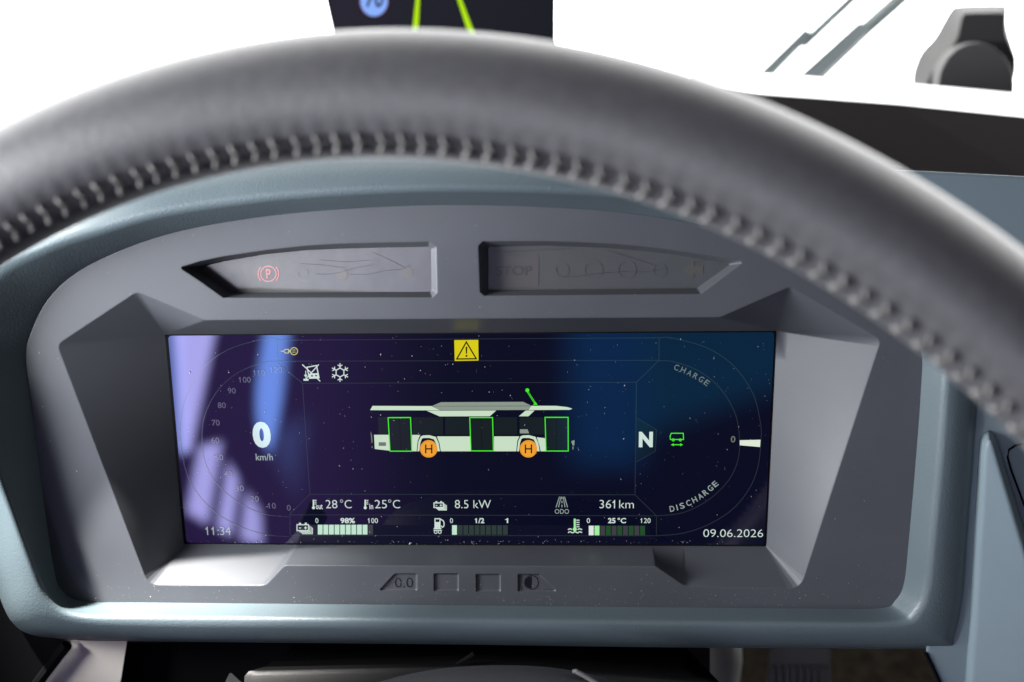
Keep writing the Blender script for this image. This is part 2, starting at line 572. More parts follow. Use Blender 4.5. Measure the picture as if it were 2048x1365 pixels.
# ================================================================== INSTRUMENT CLUSTER
cl = thing('instrument_cluster', P(940, 1213, FW), 'graphite grey bus instrument cluster with a wide colour display and two indicator windows', 'instrument cluster')
outA = [(world(q)) for q in spline(lA2, 5, True)]


def to_px(p):
    q = R @ (M.transposed() @ Vector(p)) + T
    return (W0 / 2 + F * q.x / -q.z, H0 / 2 - F * q.y / -q.z)


outline = [to_px(p) for p in outA]


def fillet(pts, rad, n=5):
    out = []
    k = len(pts)
    for i in range(k):
        p0, p1, p2 = Vector(pts[i - 1]), Vector(pts[i]), Vector(pts[(i + 1) % k])
        r_ = rad[i] if isinstance(rad, (list, tuple)) else rad
        if r_ <= 0: out.append(tuple(p1)); continue
        a = p1 + (p0 - p1).normalized() * r_
        b = p1 + (p2 - p1).normalized() * r_
        for j in range(n + 1):
            t = j / n
            q = a * (1 - t) ** 2 + p1 * 2 * t * (1 - t) + b * t * t
            out.append(tuple(q))
    return out


# recess: outer outline on the face -> display edge
DIS = {'TL': (330, 670), 'TR': (1552, 662), 'BR': (1532, 1093), 'BL': (368, 1088)}
REC = [((297, 1170), 'BL', 20), ((530, 1172), (588, 1090), 12), ((568, 1131), (596, 1090), 6), ((1312, 1133), (1304, 1092), 4),
       ((1370, 1173), (1368, 1092), 8), ((1600, 1178), 'BR', 24), ((1762, 680), 'TR', 14), ((1580, 574), 'TR', 8),
       ((1440, 635), 'TR', 6), ((410, 641), 'TL', 6), ((274, 584), 'TL', 10), ((114, 690), 'TL', 14)]
rin = [p for p, q, r_ in REC]
recess_hole, rec_in = [], []
for i, (p, q, r_) in enumerate(REC):
    p0, p1, p2 = Vector(rin[i - 1]), Vector(p), Vector(rin[(i + 1) % len(rin)])
    a = p1 + (p0 - p1).normalized() * r_
    b = p1 + (p2 - p1).normalized() * r_
    for j in range(5):
        t = j / 4
        recess_hole.append(tuple(a * (1 - t) ** 2 + p1 * 2 * t * (1 - t) + b * t * t))
        rec_in.append(DIS[q] if isinstance(q, str) else q)
_h, _i = [], []
for a in range(len(recess_hole)):                                     # straight runs get in-between points
    b = (a + 1) % len(recess_hole)
    _h.append(recess_hole[a]); _i.append(rec_in[a])
    if rec_in[a] != rec_in[b]:
        for t in range(1, 8):
            _h.append(to_px(P(*recess_hole[a], FW).lerp(P(*recess_hole[b], FW), t / 8)))
            _i.append(to_px(P(*rec_in[a], 0.0).lerp(P(*rec_in[b], 0.0), t / 8)))
recess_hole, rec_in = _h, _i
WINL_O = [(364, 534), (400, 523), (449, 513), (531, 501), (613, 492), (680, 488), (750, 486), (858, 484), (872, 494), (874, 586), (864, 595), (447, 596), (405, 566), (363, 538)]
WINL_I = [(396, 538), (420, 530), (449, 523), (531, 509), (613, 501), (680, 498), (750, 496), (857, 494), (862, 498), (863, 580), (860, 584), (460, 586), (428, 562), (397, 540)]
WINR_O = [(966, 483), (1093, 483), (1160, 485), (1222, 488), (1290, 494), (1351, 502), (1420, 512), (1479, 521), (1484, 526), (1401, 588), (969, 592), (960, 584), (957, 492)]
WINR_I = [(979, 494), (1093, 492), (1160, 494), (1222, 497), (1290, 503), (1351, 510), (1410, 520), (1457, 528), (1459, 530), (1393, 577), (979, 581), (977, 579), (977, 497)]
B1 = [(789, 1147), (835, 1147), (835, 1182), (760, 1182), (760, 1178)]
B2 = [(867, 1147), (918, 1147), (918, 1183), (867, 1183)]
B3 = [(951, 1148), (1002, 1148), (1002, 1184), (951, 1184)]
B4 = [(1035, 1148), (1080, 1148), (1112, 1180), (1112, 1184), (1035, 1184)]
BUT = [fillet(b, 2.5, 2) for b in (B1, B2, B3, B4)]
vs, fs = fill(outline, [recess_hole, WINL_O, WINR_O] + BUT, FW)
m = MB()
m.mesh(vs, fs, 'bezel')
k = len(recess_hole)
ro = [P(x, y, FW) for x, y in recess_hole]
ri = [P(x, y, 0.0) for x, y in rec_in]
for i in range(k):
    j = (i + 1) % k
    if rec_in[i] == rec_in[j]: m.face([ro[i], ro[j], ri[i]], 'bezel')
    else:
        for b in range(8):
            m.face([ro[i].lerp(ri[i], b / 8), ro[j].lerp(ri[j], b / 8), ro[j].lerp(ri[j], (b + 1) / 8), ro[i].lerp(ri[i], (b + 1) / 8)], 'bezel')
for O, I, LW in ((WINL_O, WINL_I, (FW - .0026, 0.07)), (WINR_O, WINR_I, FW - .0060)):
    q = len(O)
    for i in range(q):
        j = (i + 1) % q
        m.face([P(*O[i], FW), P(*O[j], FW), P(*I[j], LW), P(*I[i], LW)], 'bezel')
q = len(outline)
for i in range(q):                                                    # outer edge turned back
    j = (i + 1) % q
    m.face([P(*outline[i], FW), P(*outline[j], FW), P(*outline[j], FW - .006), P(*outline[i], FW - .006)], 'bezel')
bez = m.build('bezel', cl)
m = MB()
bo_ = [(140, 560), (300, 490), (600, 440), (900, 430), (1300, 450), (1560, 510), (1740, 600), (1820, 700), (1800, 1190), (130, 1190), (80, 800)]
m.prism([P(x, y, -.0075) for x, y in bo_], [P(x, y, -.04) for x, y in bo_], 'black')
m.build('rear_housing', cl)
bm = bmesh.new(); bm.from_mesh(bez.data)
bmesh.ops.remove_doubles(bm, verts=bm.verts, dist=2e-6)
bmesh.ops.recalc_face_normals(bm, faces=bm.faces)
bm.to_mesh(bez.data); bm.free()
bez.data.polygons.foreach_set('use_smooth', [True] * len(bez.data.polygons))
bez.data.set_sharp_from_angle(angle=math.radians(14))
bez.data.update()

# buttons pressed into the lower lip
CAPH = None


def one_glyph(bold):
    h = glyph_mesh('H', 0)[0]
    c = max(v.y for v in h)
    a, b = .17 * c / .7 - bold, .27 * c / .7 + bold
    return [Vector(q) for q in ((a, 0, 0), (b, 0, 0), (b, c, 0), (a + .02, c, 0), (a, c * .92, 0), (a, c * .70, 0), (a - .16 * c, c * .64, 0), (a - .16 * c, c * .76 + bold, 0), (a - .02, c * .86, 0))], [(0, 1, 2, 3, 4, 5), (5, 4, 8, 7, 6)]


def text_mesh(s, bold=0.0):
    if '1' not in s: return glyph_mesh(s, bold)
    hh = max(v.x for v in glyph_mesh('HH', 0)[0])
    x, vs, fs = 0.0, [], []
    for ch in s:
        v, f = one_glyph(bold) if ch == '1' else glyph_mesh(ch, bold)
        c2 = '0' if ch == '1' else ch
        i = len(vs)
        vs += [q + Vector((x, 0, 0)) for q in v]; fs += [tuple(k + i for k in q) for q in f]
        x += max(v.x for v in glyph_mesh('H' + c2 + 'H', 0)[0]) - hh
    return vs, fs


def glyph_mesh(s, bold=0.0):
    cu = bpy.data.curves.new('t', 'FONT'); cu.body = s; cu.size = 1.0; cu.offset = bold; cu.resolution_u = 4
    o = bpy.data.objects.new('t', cu); COL.objects.link(o)
    dg = bpy.context.evaluated_depsgraph_get()
    me = bpy.data.meshes.new_from_object(o.evaluated_get(dg))
    vs = [v.co.copy() for v in me.vertices]; fs = [tuple(p.vertices) for p in me.polygons]
    bpy.data.objects.remove(o); bpy.data.curves.remove(cu); bpy.data.meshes.remove(me)
    return vs, fs


CAPH = max(v.y for v in text_mesh('H')[0])


def put_text(mb, s, x0, x1, ytop, ybase, w, mname, bold=0.0, rot=0.0):
    """cap height spans ytop..ybase, width spans x0..x1 (picture units on the plane w)"""
    vs, fs = text_mesh(s, bold)
    a0, a1 = min(v.x for v in vs), max(v.x for v in vs)
    o = L(x0, ybase, w); ex = L(x1, ybase, w); ey = L(x0, ytop, w)
    sxx = (ex.x - o.x) / (a1 - a0)
    sy = (ey.y - o.y) / CAPH
    pts = []
    cxm = Vector(((a1 - a0) / 2 * sxx, CAPH / 2 * sy))
    for v in vs:
        d = Vector(((v.x - a0) * sxx, v.y * sy))
        if rot:
            d -= cxm; d = Vector((d.x * math.cos(rot) - d.y * math.sin(rot), d.x * math.sin(rot) + d.y * math.cos(rot))) + cxm
        pts.append(world((o.x + d.x, o.y + d.y, wz(w, o.x + d.x))))
    mb.mesh(pts, fs, mname)


def disc(mb, cx, cy, r, w, mname, n=28, r_in=0.0, a0=0.0, a1=2 * math.pi):
    full = abs(a1 - a0 - 2 * math.pi) < 1e-6
    k = n if full else n + 1
    o = [P(cx + r * math.cos(a0 + (a1 - a0) * i / n), cy - r * math.sin(a0 + (a1 - a0) * i / n), w) for i in range(k)]
    if r_in <= 0 and full: mb.face(o, mname); return
    if r_in <= 0: mb.face(o, mname); return
    q = [P(cx + r_in * math.cos(a0 + (a1 - a0) * i / n), cy - r_in * math.sin(a0 + (a1 - a0) * i / n), w) for i in range(k)]
    for i in range(n):
        j = (i + 1) % k
        mb.face([o[i], o[j], q[j], q[i]], mname)


def poly(mb, pts, w, mname): mb.face([P(x, y, w) for x, y in pts], mname)


def stroke(mb, pts, wd_, w, mname, closed=False):
    pts = [Vector(p) for p in pts]
    n = len(pts)
    lft, rgt = [], []
    for i in range(n):
        a = pts[i - 1] if (i or closed) else pts[i]
        b = pts[(i + 1) % n] if (i < n - 1 or closed) else pts[i]
        d1 = (pts[i] - a).normalized() if (pts[i] - a).length > 1e-6 else (b - pts[i]).normalized()
        d2 = (b - pts[i]).normalized() if (b - pts[i]).length > 1e-6 else d1
        nn = Vector((-(d1 + d2).y, (d1 + d2).x))
        nn = nn.normalized() if nn.length > 1e-6 else Vector((-d1.y, d1.x))
        s = max(0.4, nn.dot(Vector((-d1.y, d1.x))))
        lft.append(pts[i] + nn * wd_ / 2 / s); rgt.append(pts[i] - nn * wd_ / 2 / s)
    for i in range(n if closed else n - 1):
        j = (i + 1) % n
        mb.face([P(*lft[i], w), P(*lft[j], w), P(*rgt[j], w), P(*rgt[i], w)], mname)


def rect(mb, x0, y0, x1, y1, w, mname): poly(mb, [(x0, y0), (x1, y0), (x1, y1), (x0, y1)], w, mname)


flat('legend_dark', (16, 18, 24))
flat('legend_highlight', (78, 78, 84))  # flat dark and light copies, offset to imitate relief shading
for i, b in enumerate(BUT):
    m = MB()
    cx, cy = sum(p[0] for p in b) / len(b), sum(p[1] for p in b) / len(b)
    inn = [(x + (2.6 if x < cx else -2.6) * (1 if abs(x - cx) > 6 else .3), y + (2.2 if y < cy else -2.6)) for x, y in b]
    for a in range(len(b)):
        c = (a + 1) % len(b)
        m.face([P(*b[a], FW), P(*b[c], FW), P(*inn[c], FW - .0010), P(*inn[a], FW - .0010)], 'bezel')
    m.face([P(*p, FW - .0010) for p in inn], 'bezel')
    o = m.build('button', cl, label=['slanted button marked 0.0', 'blank square button beside the 0.0 button', 'blank square button beside the contrast button', 'slanted button with a contrast symbol'][i])
    if i == 0:
        m = MB(); put_text(m, '0.0', 789, 825, 1155, 1174.5, FW - .00094, 'legend_highlight', -.012); put_text(m, '0.0', 790.2, 826.2, 1155.8, 1175.3, FW - .00090, 'legend_dark', -.012); m.build('legend', o)
    if i == 3:
        m = MB()
        disc(m, 1063, 1165.5, 14.5, FW - .00090, 'legend_dark', r_in=13)
        disc(m, 1063, 1165.5, 12, FW - .00090, 'legend_dark', 16, a0=math.pi / 2, a1=1.5 * math.pi)
        disc(m, 1063, 1166, 14.6, FW - .00094, 'legend_highlight', r_in=13.6)
        m.build('legend', o)

# indicator windows
LWS = ((FW - .0026, 0.07), (FW - .0060, 0.0))
glow('red_lamp', (232, 40, 58), 0.60)
flat('dim_brown', (72, 69, 67), .27); flat('dim_text', (62, 62, 62), .27); flat('dim_ring', (70, 70, 68), .27); flat('dim_warm', (75, 72, 67), .27)
for side, I, LW in (('l', WINL_I, LWS[0]), ('r', WINR_I, LWS[1])):
    v, f = fill(I, [], LW)
    o = obj('indicator_window', v, f, 'lens', cl, label='left indicator window with a red parking brake lamp' if side == 'l' else 'right indicator window with an unlit STOP lamp')
    w2, w3 = up(LW, .00012), up(LW, .00024)
    if side == 'l':
        m = MB(); cx, cy = 537, 548
        disc(m, cx, cy, 16.5, w2, 'red_lamp', r_in=14.2)
        for a in (0, math.pi): disc(m, cx, cy, 21.5, w2, 'red_lamp', 10, r_in=19.2, a0=a - .75, a1=a + .75)
        put_text(m, 'P', cx - 4, cx + 5.5, cy - 9, cy + 9, w2, 'red_lamp', 0.02)
        m.build('brake_symbol', o)
        for x, y in ((473, 548), (606, 547), (684, 549), (815, 545)):
            m = MB(); disc(m, x, y, 11, w2, 'dim_ring' if x < 650 else 'dim_warm', r_in=8.5 if x < 650 else 0); m.build('unlit_symbol', o)
    else:
        m = MB(); poly(m, fillet([(985, 514), (1078, 513), (1077, 573), (985, 575)], 5, 3), w2, 'dim_brown')
        put_text(m, 'STOP', 992, 1064, 533, 551, w3, 'dim_text', 0.02); m.build('stop_symbol', o)
        for x, y, t in ((1125, 540, 0), (1187, 540, 1), (1254, 540, 1), (1320, 541, 0)):
            m = MB()
            disc(m, x, y, 19 if t else 14, w2, 'dim_ring', r_in=16.5 if t else 12)
            if not t: rect(m, x - 20, y - 3, x - 13, y + 3, w2, 'dim_ring')
            m.build('unlit_symbol', o)
        m = MB(); poly(m, [(1366, 540), (1388, 522), (1388, 532), (1406, 532), (1406, 547), (1388, 547), (1388, 556)], w2, 'dim_warm'); m.build('unlit_symbol', o)
    m = MB()
    curves = ([[(630, 548), (655, 549), (680, 545), (705, 538), (745, 530)], [(700, 549), (735, 549), (770, 542), (805, 538), (822, 528)],
               [(600, 528), (640, 530), (690, 536)], [(745, 505), (775, 518), (810, 536)], [(640, 520), (690, 524), (740, 521)]] if side == 'l' else
              [[(1115, 553), (1150, 554), (1190, 548), (1240, 544), (1290, 544), (1330, 538)], [(1210, 500), (1250, 512), (1310, 531)],
               [(990, 505), (1060, 502), (1150, 497)], [(1390, 527), (1405, 520), (1414, 516)]])
    for c in curves: m.tube([P(p.x, p.y, up(LW, .0002)) for p in spline([(x, y, 0) for x, y in c], 6)], [.00003] + [.00005] * (len(c) * 6 - 7) + [.00003], 'scratch', 5)
    m.build('scratches', o)

# ------------------------------------------------------------------ the display and what it shows
dp = fillet([DIS['TL'], DIS['TR'], DIS['BR'], DIS['BL']], 9, 4)
cx, cy = 945, 878
m = MB()
m.face([P(x, y, 0.0006) for x, y in fillet([(336, 672), (1549, 665), (1529, 1090), (373, 1086)], 8, 4)], 'glass')
m.prism([P(x, y, 0.0004) for x, y in dp], [P(x, y, -.006) for x, y in dp], 'black')
scr = m.build('display_screen', cl)
C0 = 0.0007


def Z(k): return C0 + 0.00003 * k


glow('line', (36, 46, 56), .8); glow('faint', (92, 92, 112), .9); glow('ink', (205, 222, 214)); glow('ink2', (150, 165, 160))
glow('mint', (190, 226, 205)); glow('cell_off', (42, 56, 52)); glow('panel', (5, 13, 26)); glow('yellow', (238, 222, 20), .8)
glow('ink_black', (10, 10, 2)); glow('green', (70, 235, 40)); glow('orange', (240, 160, 48)); glow('ink_brown', (48, 20, 6))
glow('bus_white', (200, 222, 196)); glow('bus_grey', (138, 150, 138)); glow('bus_glass', (17, 27, 32)); glow('bus_line', (20, 26, 26))
glow('gold', (190, 185, 60)); glow('cell_white', (222, 228, 226)); glow('cell_green', (158, 236, 158)); glow('cell_grey', (58, 58, 64))
glow('cell_dgreen', (30, 74, 38)); glow('slate', (108, 118, 112)); glow('needle', (222, 232, 214))


def sub(name, fn, label=None):
    m = MB(); fn(m)
    return m.build(name, scr, label=label)


RO = [(1318, 676), (1348, 677), (1416, 697), (1468, 733), (1506, 788), (1521, 847), (1522, 881), (1516, 933), (1499, 977), (1465, 1019), (1416, 1050), (1365, 1067), (1313, 1072)]
RI = [(1318, 722), (1348, 724), (1399, 743), (1441, 778), (1468, 822), (1478, 864), (1477, 915), (1458, 960), (1416, 1001), (1365, 1026), (1313, 1032)]


def arc(pts): return [(p.x, p.y) for p in spline([(x, y, 0) for x, y in pts], 5)]


def f_lines(m):
    for p in ([(553, 681), (1318, 676)], [(553, 723), (1318, 721)], [(605, 767), (1273, 765)], [(1318, 676), (1318, 721), (1273, 765), (1270, 990), (1313, 1032), (1313, 1072)],
              [(553, 681), (555, 726), (605, 767), (620, 989), (580, 1028), (580, 1071)], [(620, 989), (1270, 990)], [(580, 1030), (1313, 1032)], [(580, 1071), (1313, 1072)]):
        stroke(m, p, 1.7, Z(1), 'line')
    for q in (RO, RI):
        stroke(m, arc(q), 1.8, Z(2), 'line')
        stroke(m, arc([(1873 - x + (y - 680) * .05, y + 2) for x, y in q]), 1.6, Z(2), 'line')


sub('frame_lines', f_lines)
sub('gear_panel', lambda m: (poly(m, [(1273, 836), (1313, 860), (1311, 903), (1273, 924)], Z(0), 'panel'), stroke(m, [(1273, 836), (1313, 860), (1311, 903), (1273, 924)], 1.5, Z(3), 'line')))
sub('speed_readout', lambda m: put_text(m, '0', 507, 543, 848, 892, Z(4), 'ink', 0.055))
sub('unit_text', lambda m: put_text(m, 'km/h', 512, 546, 908, 921, Z(4), 'ink2', 0.01))


def f_scale(m):
    for s, x, y in (('120', 553, 740), ('110', 519, 746), ('100', 490, 760), ('90', 464, 782), ('80', 444, 811), ('70', 432, 846), ('60', 431, 881), ('50', 439, 915),
                    ('40', 457, 948), ('30', 480, 977), ('20', 510, 998), ('10', 544, 1012), ('0', 578, 1016)):
        h = 4 * len(s)
        put_text(m, s, x - h, x + h, y - 5.5, y + 5.5, Z(4), 'faint', 0.008)


sub('speed_scale', f_scale)


def therm(m, x, word, x0, x1):
    rect(m, x - 1.5, 1000, x + 1.5, 1017, Z(4), 'ink'); disc(m, x, 1016, 3, Z(5), 'ink', 14)
    for k in range(3): rect(m, x + 2, 1000.5 + 3.6 * k, x + 6, 1002 + 3.6 * k, Z(4), 'ink')
    put_text(m, word, x0, x1, 1007.5, 1018.5, Z(4), 'ink', 0.012)


sub('outside_thermometer', lambda m: therm(m, 627, 'out', 632, 645.5))
sub('inside_thermometer', lambda m: therm(m, 730.5, 'in', 739, 746.5))
for nm, s, a, b in (('outside_temperature', '28', 652, 675), ('outside_temperature_unit', '°C', 681, 703.5), ('inside_temperature', '25', 750, 774), ('inside_temperature_unit', '°C', 777, 800.5),
                    ('power_readout', '8.5 kW', 910, 982), ('odometer_readout', '361km', 1199, 1267.5)):
    sub(nm, lambda m: put_text(m, s, a, b, 1000.5, 1017, Z(4), 'ink', -.010))


def battery(m, x0, y0, x1, y1):
    w_, h_ = x1 - x0, y1 - y0
    bx, by = x0 + w_ * .74, y0 + h_ * .70
    stroke(m, [(x0, y0 + h_ * .14), (bx, y0 + h_ * .14), (bx, by), (x0, by)], 2.0, Z(4), 'ink', True)
    for t in (.12, .5): rect(m, x0 + w_ * t, y0 - 1, x0 + w_ * (t + .14), y0 + h_ * .1, Z(5), 'ink')
    rect(m, x0 + w_ * .12, y0 + h_ * .4, x0 + w_ * .26, y0 + h_ * .48, Z(5), 'ink')
    rect(m, x0 + w_ * .46, y0 + h_ * .4, x0 + w_ * .64, y0 + h_ * .48, Z(5), 'ink')
    rect(m, x0 + w_ * .52, y0 + h_ * .3, x0 + w_ * .58, y0 + h_ * .58, Z(6), 'ink')
    for k in (1, 2, 3):
        d = w_ * .085 * k; e = h_ * .1 * k
        stroke(m, [(bx + d, y0 + h_ * .12 + e), (bx + d, by + e), (x0 + d + 2, by + e)], 1.5, Z(4), 'ink')


sub('traction_battery_symbol', lambda m: battery(m, 868, 1004, 893, 1020.5), 'battery symbol beside the kW readout')
sub('traction_battery_symbol', lambda m: battery(m, 594, 1047, 625, 1068), 'battery symbol beside the 98% bar')


def cells(m, x0, x1, y0, y1, cols):
    n_ = len(cols); s = (x1 - x0) / n_
    for k, c in enumerate(cols): rect(m, x0 + s * k + .6, y0, x0 + s * (k + 1) - 1.0, y1, Z(4), c)


sub('bar_gauge', lambda m: cells(m, 635, 747, 1050, 1069.5, ['mint'] * 9 + ['cell_grey']), 'battery charge bar with nine of ten cells lit')
sub('bar_gauge', lambda m: cells(m, 903.5, 1016.5, 1051, 1070, ['mint'] + ['cell_off'] * 9), 'fuel bar with one cell lit')
sub('bar_gauge', lambda m: cells(m, 1177, 1291, 1052, 1071, ['cell_white', 'cell_green'] + ['cell_grey', 'cell_dgreen'] * 4), 'coolant bar in grey and green cells')


def f_g(m, items):
    for s, a, b, bold in items: put_text(m, s, a, b, 1037, 1046.5, Z(4), 'ink', bold)


sub('gauge_scale', lambda m: f_g(m, (('0', 631, 637, 0), ('98%', 681, 710, .03), ('100', 736, 756, 0))))
sub('gauge_scale', lambda m: f_g(m, (('0', 900, 906, 0), ('1/2', 950, 968.5, .025), ('1', 1010.5, 1016.5, 0))))
sub('gauge_scale', lambda m: f_g(m, (('0', 1173.5, 1180, 0), ('25', 1216, 1231, .03), ('°C', 1235, 1252, .02), ('120', 1281, 1301, 0))))


def f_pump(m):
    rect(m, 869, 1037, 881, 1058, Z(4), 'ink'); rect(m, 871, 1039, 879, 1044.5, Z(5), 'ink_black'); rect(m, 867.5, 1056.5, 882.5, 1059, Z(5), 'ink')
    stroke(m, arc([(881, 1039), (887, 1043), (888, 1051), (885, 1055), (882, 1052)]), 2, Z(4), 'ink')
    for x in (871.5, 879.5): disc(m, x, 1064.5, 3.6, Z(4), 'ink', 18, r_in=2.2)
    rect(m, 867, 1060.5, 884, 1061.8, Z(5), 'ink')


sub('fuel_heater_symbol', f_pump)


def f_cool(m):
    rect(m, 1147.5, 1038, 1151.5, 1061, Z(4), 'cell_green'); disc(m, 1149.5, 1059, 4, Z(5), 'cell_green', 16)
    for k in range(4): rect(m, 1152.5, 1040 + 4.4 * k, 1159, 1041.8 + 4.4 * k, Z(4), 'ink')
    for y in (1060, 1066):
        for c in ([(1136, y), (1140, y - 2), (1144, y)], [(1155, y), (1159, y - 2), (1164, y)]) if y == 1060 else ([(1136, y), (1140, y - 2), (1145, y), (1150, y - 2), (1155, y), (1160, y - 2), (1164, y)],):
            stroke(m, arc(c), 2.0, Z(4), 'ink')


sub('coolant_symbol', f_cool)


def f_odo(m):
    for a, b in (((1119, 994), (1112, 1015)), ((1122, 994), (1117, 1015)), ((1126.5, 994), (1130, 1015)), ((1129, 994), (1135, 1015))): stroke(m, [a, b], 1.5, Z(4), 'ink2')
    for k in range(3): rect(m, 1123, 994 + 8 * k, 1124.6, 999 + 8 * k, Z(4), 'ink2')
    put_text(m, 'ODO', 1109.6, 1138, 1018.8, 1027.8, Z(4), 'ink2')


sub('odometer_symbol', f_odo)
sub('clock_readout', lambda m: put_text(m, '11:34', 412, 462, 1054, 1070.5, Z(4), 'ink2', -0.004))
sub('date_readout', lambda m: put_text(m, '09.06.2026', 1406.5, 1526, 1059, 1074.5, Z(4), 'ink', -.012))
CH = list(zip('CHARGE', ((1353, 735.5), (1366.5, 740.5), (1379, 746.5), (1391, 752.5), (1402.5, 759), (1413.5, 766)), (-17, -21, -25, -29, -33, -37)))
DC = list(zip('DISCHARGE', ((1344, 1018), (1354, 1015.5), (1364, 1012), (1377, 1006.5), (1389, 1000), (1400.5, 993), (1410.5, 985.5), (1420.5, 977), (1430, 968.5)), (10, 14, 18, 22, 26, 31, 35, 39, 43)))


def f_arc(m, lst):
    for ch, (x, y), a in lst:
        h = 1.0 if ch == 'I' else 4.6
        put_text(m, ch, x - h, x + h, y - 5.5, y + 5.5, Z(4), 'slate' if lst is CH else 'ink2', 0.008, math.radians(a))


sub('charge_legend', lambda m: f_arc(m, CH)); sub('discharge_legend', lambda m: f_arc(m, DC))
sub('gear_readout', lambda m: put_text(m, 'N', 1277.5, 1305.5, 866, 893, Z(5), 'ink', 0.05))
sub('power_zero', lambda m: put_text(m, '0', 1461.5, 1470.5, 873, 885, Z(4), 'slate', 0.01))
sub('power_needle', lambda m: poly(m, [(1479.5, 881), (1521, 880), (1520, 894.5), (1479.5, 891)], Z(5), 'needle'))


def f_busicon(m):
    stroke(m, [(1342.5, 867), (1366.5, 867), (1367, 879.5), (1341, 879.5), (1340, 873.5)], 1.7, Z(4), 'green', True)
    for x in (1346.5, 1360.5): disc(m, x, 880.3, 3.0, Z(6), 'green', 14, r_in=1.2)
    stroke(m, [(1346, 890), (1362, 890)], 1.8, Z(4), 'green')
    poly(m, [(1342, 890), (1347.5, 887), (1347.5, 893)], Z(5), 'green'); poly(m, [(1366, 890), (1360.5, 887), (1360.5, 893)], Z(5), 'green')


sub('bus_stop_brake_symbol', f_busicon)


def f_warn(m):
    poly(m, [(908.5, 680.8), (956.5, 680.3), (957, 721.5), (909.5, 722.5)], Z(4), 'yellow')
    stroke(m, [(932.7, 684.5), (952.5, 718), (913.5, 718.5)], 2.6, Z(5), 'ink_black', True)
    poly(m, [(931.2, 694), (934.6, 694), (934, 708), (931.8, 708)], Z(5), 'ink_black'); disc(m, 933, 712.3, 2.1, Z(5), 'ink_black', 14)


sub('warning_symbol', f_warn)


def f_plug(m):
    poly(m, [(559, 702.5), (566, 701.5), (566, 703.8)], Z(4), 'gold'); stroke(m, [(567, 702.5), (571, 699), (577, 699), (577, 706.5), (571, 706.5)], 1.6, Z(4), 'gold', True)
    rect(m, 578, 700.5, 581, 705, Z(4), 'gold'); disc(m, 588, 702.8, 8, Z(4), 'gold', r_in=6.2); rect(m, 584.5, 699.8, 591, 701.2, Z(5), 'gold'); rect(m, 584.5, 704, 591, 705.4, Z(5), 'gold')


sub('charging_plug_symbol', f_plug)


def f_kneel(m):
    stroke(m, [(614, 735), (633, 731.5), (638, 756), (619, 757)], 2.2, Z(4), 'ink', True)
    poly(m, [(618, 748), (636.5, 746.5), (638.5, 757.5), (619.5, 758)], Z(5), 'ink')
    rect(m, 622, 751, 626, 753.5, Z(6), 'ink_black'); rect(m, 630, 750.5, 634, 753, Z(6), 'ink_black')
    stroke(m, [(604.5, 729.5), (640.5, 763)], 2.0, Z(7), 'ink'); stroke(m, [(637.5, 729.5), (611, 759)], 2.0, Z(8), 'ink')
    stroke(m, [(611.5, 742), (611.5, 752)], 1.6, Z(4), 'ink'); poly(m, [(608, 750), (615, 750), (611.5, 756)], Z(5), 'ink'); rect(m, 607, 758, 617, 762, Z(4), 'ink')


sub('kneeling_off_symbol', f_kneel)


def f_snow(m):
    c = (680, 745.5)
    hx = [(c[0] + 9 * math.sin(k * math.pi / 3), c[1] - 9 * math.cos(k * math.pi / 3)) for k in range(6)]
    stroke(m, hx, 2.0, Z(4), 'ink', True)
    for k in range(6):
        a = k * math.pi / 3
        e = lambda r, da: (c[0] + r * math.sin(a + da), c[1] - r * math.cos(a + da))
        stroke(m, [e(8, 0), e(18.5, 0)], 2.0, Z(5), 'ink')
        stroke(m, [e(16, .3), e(12, 0)], 1.7, Z(6), 'ink'); stroke(m, [e(16, -.3), e(12, 0)], 1.7, Z(6), 'ink')


sub('snowflake_symbol', f_snow)


def bx(pts, dx=0): return [(700 + .2441 * (x + dx), 750 + .2441 * y) for x, y in pts]


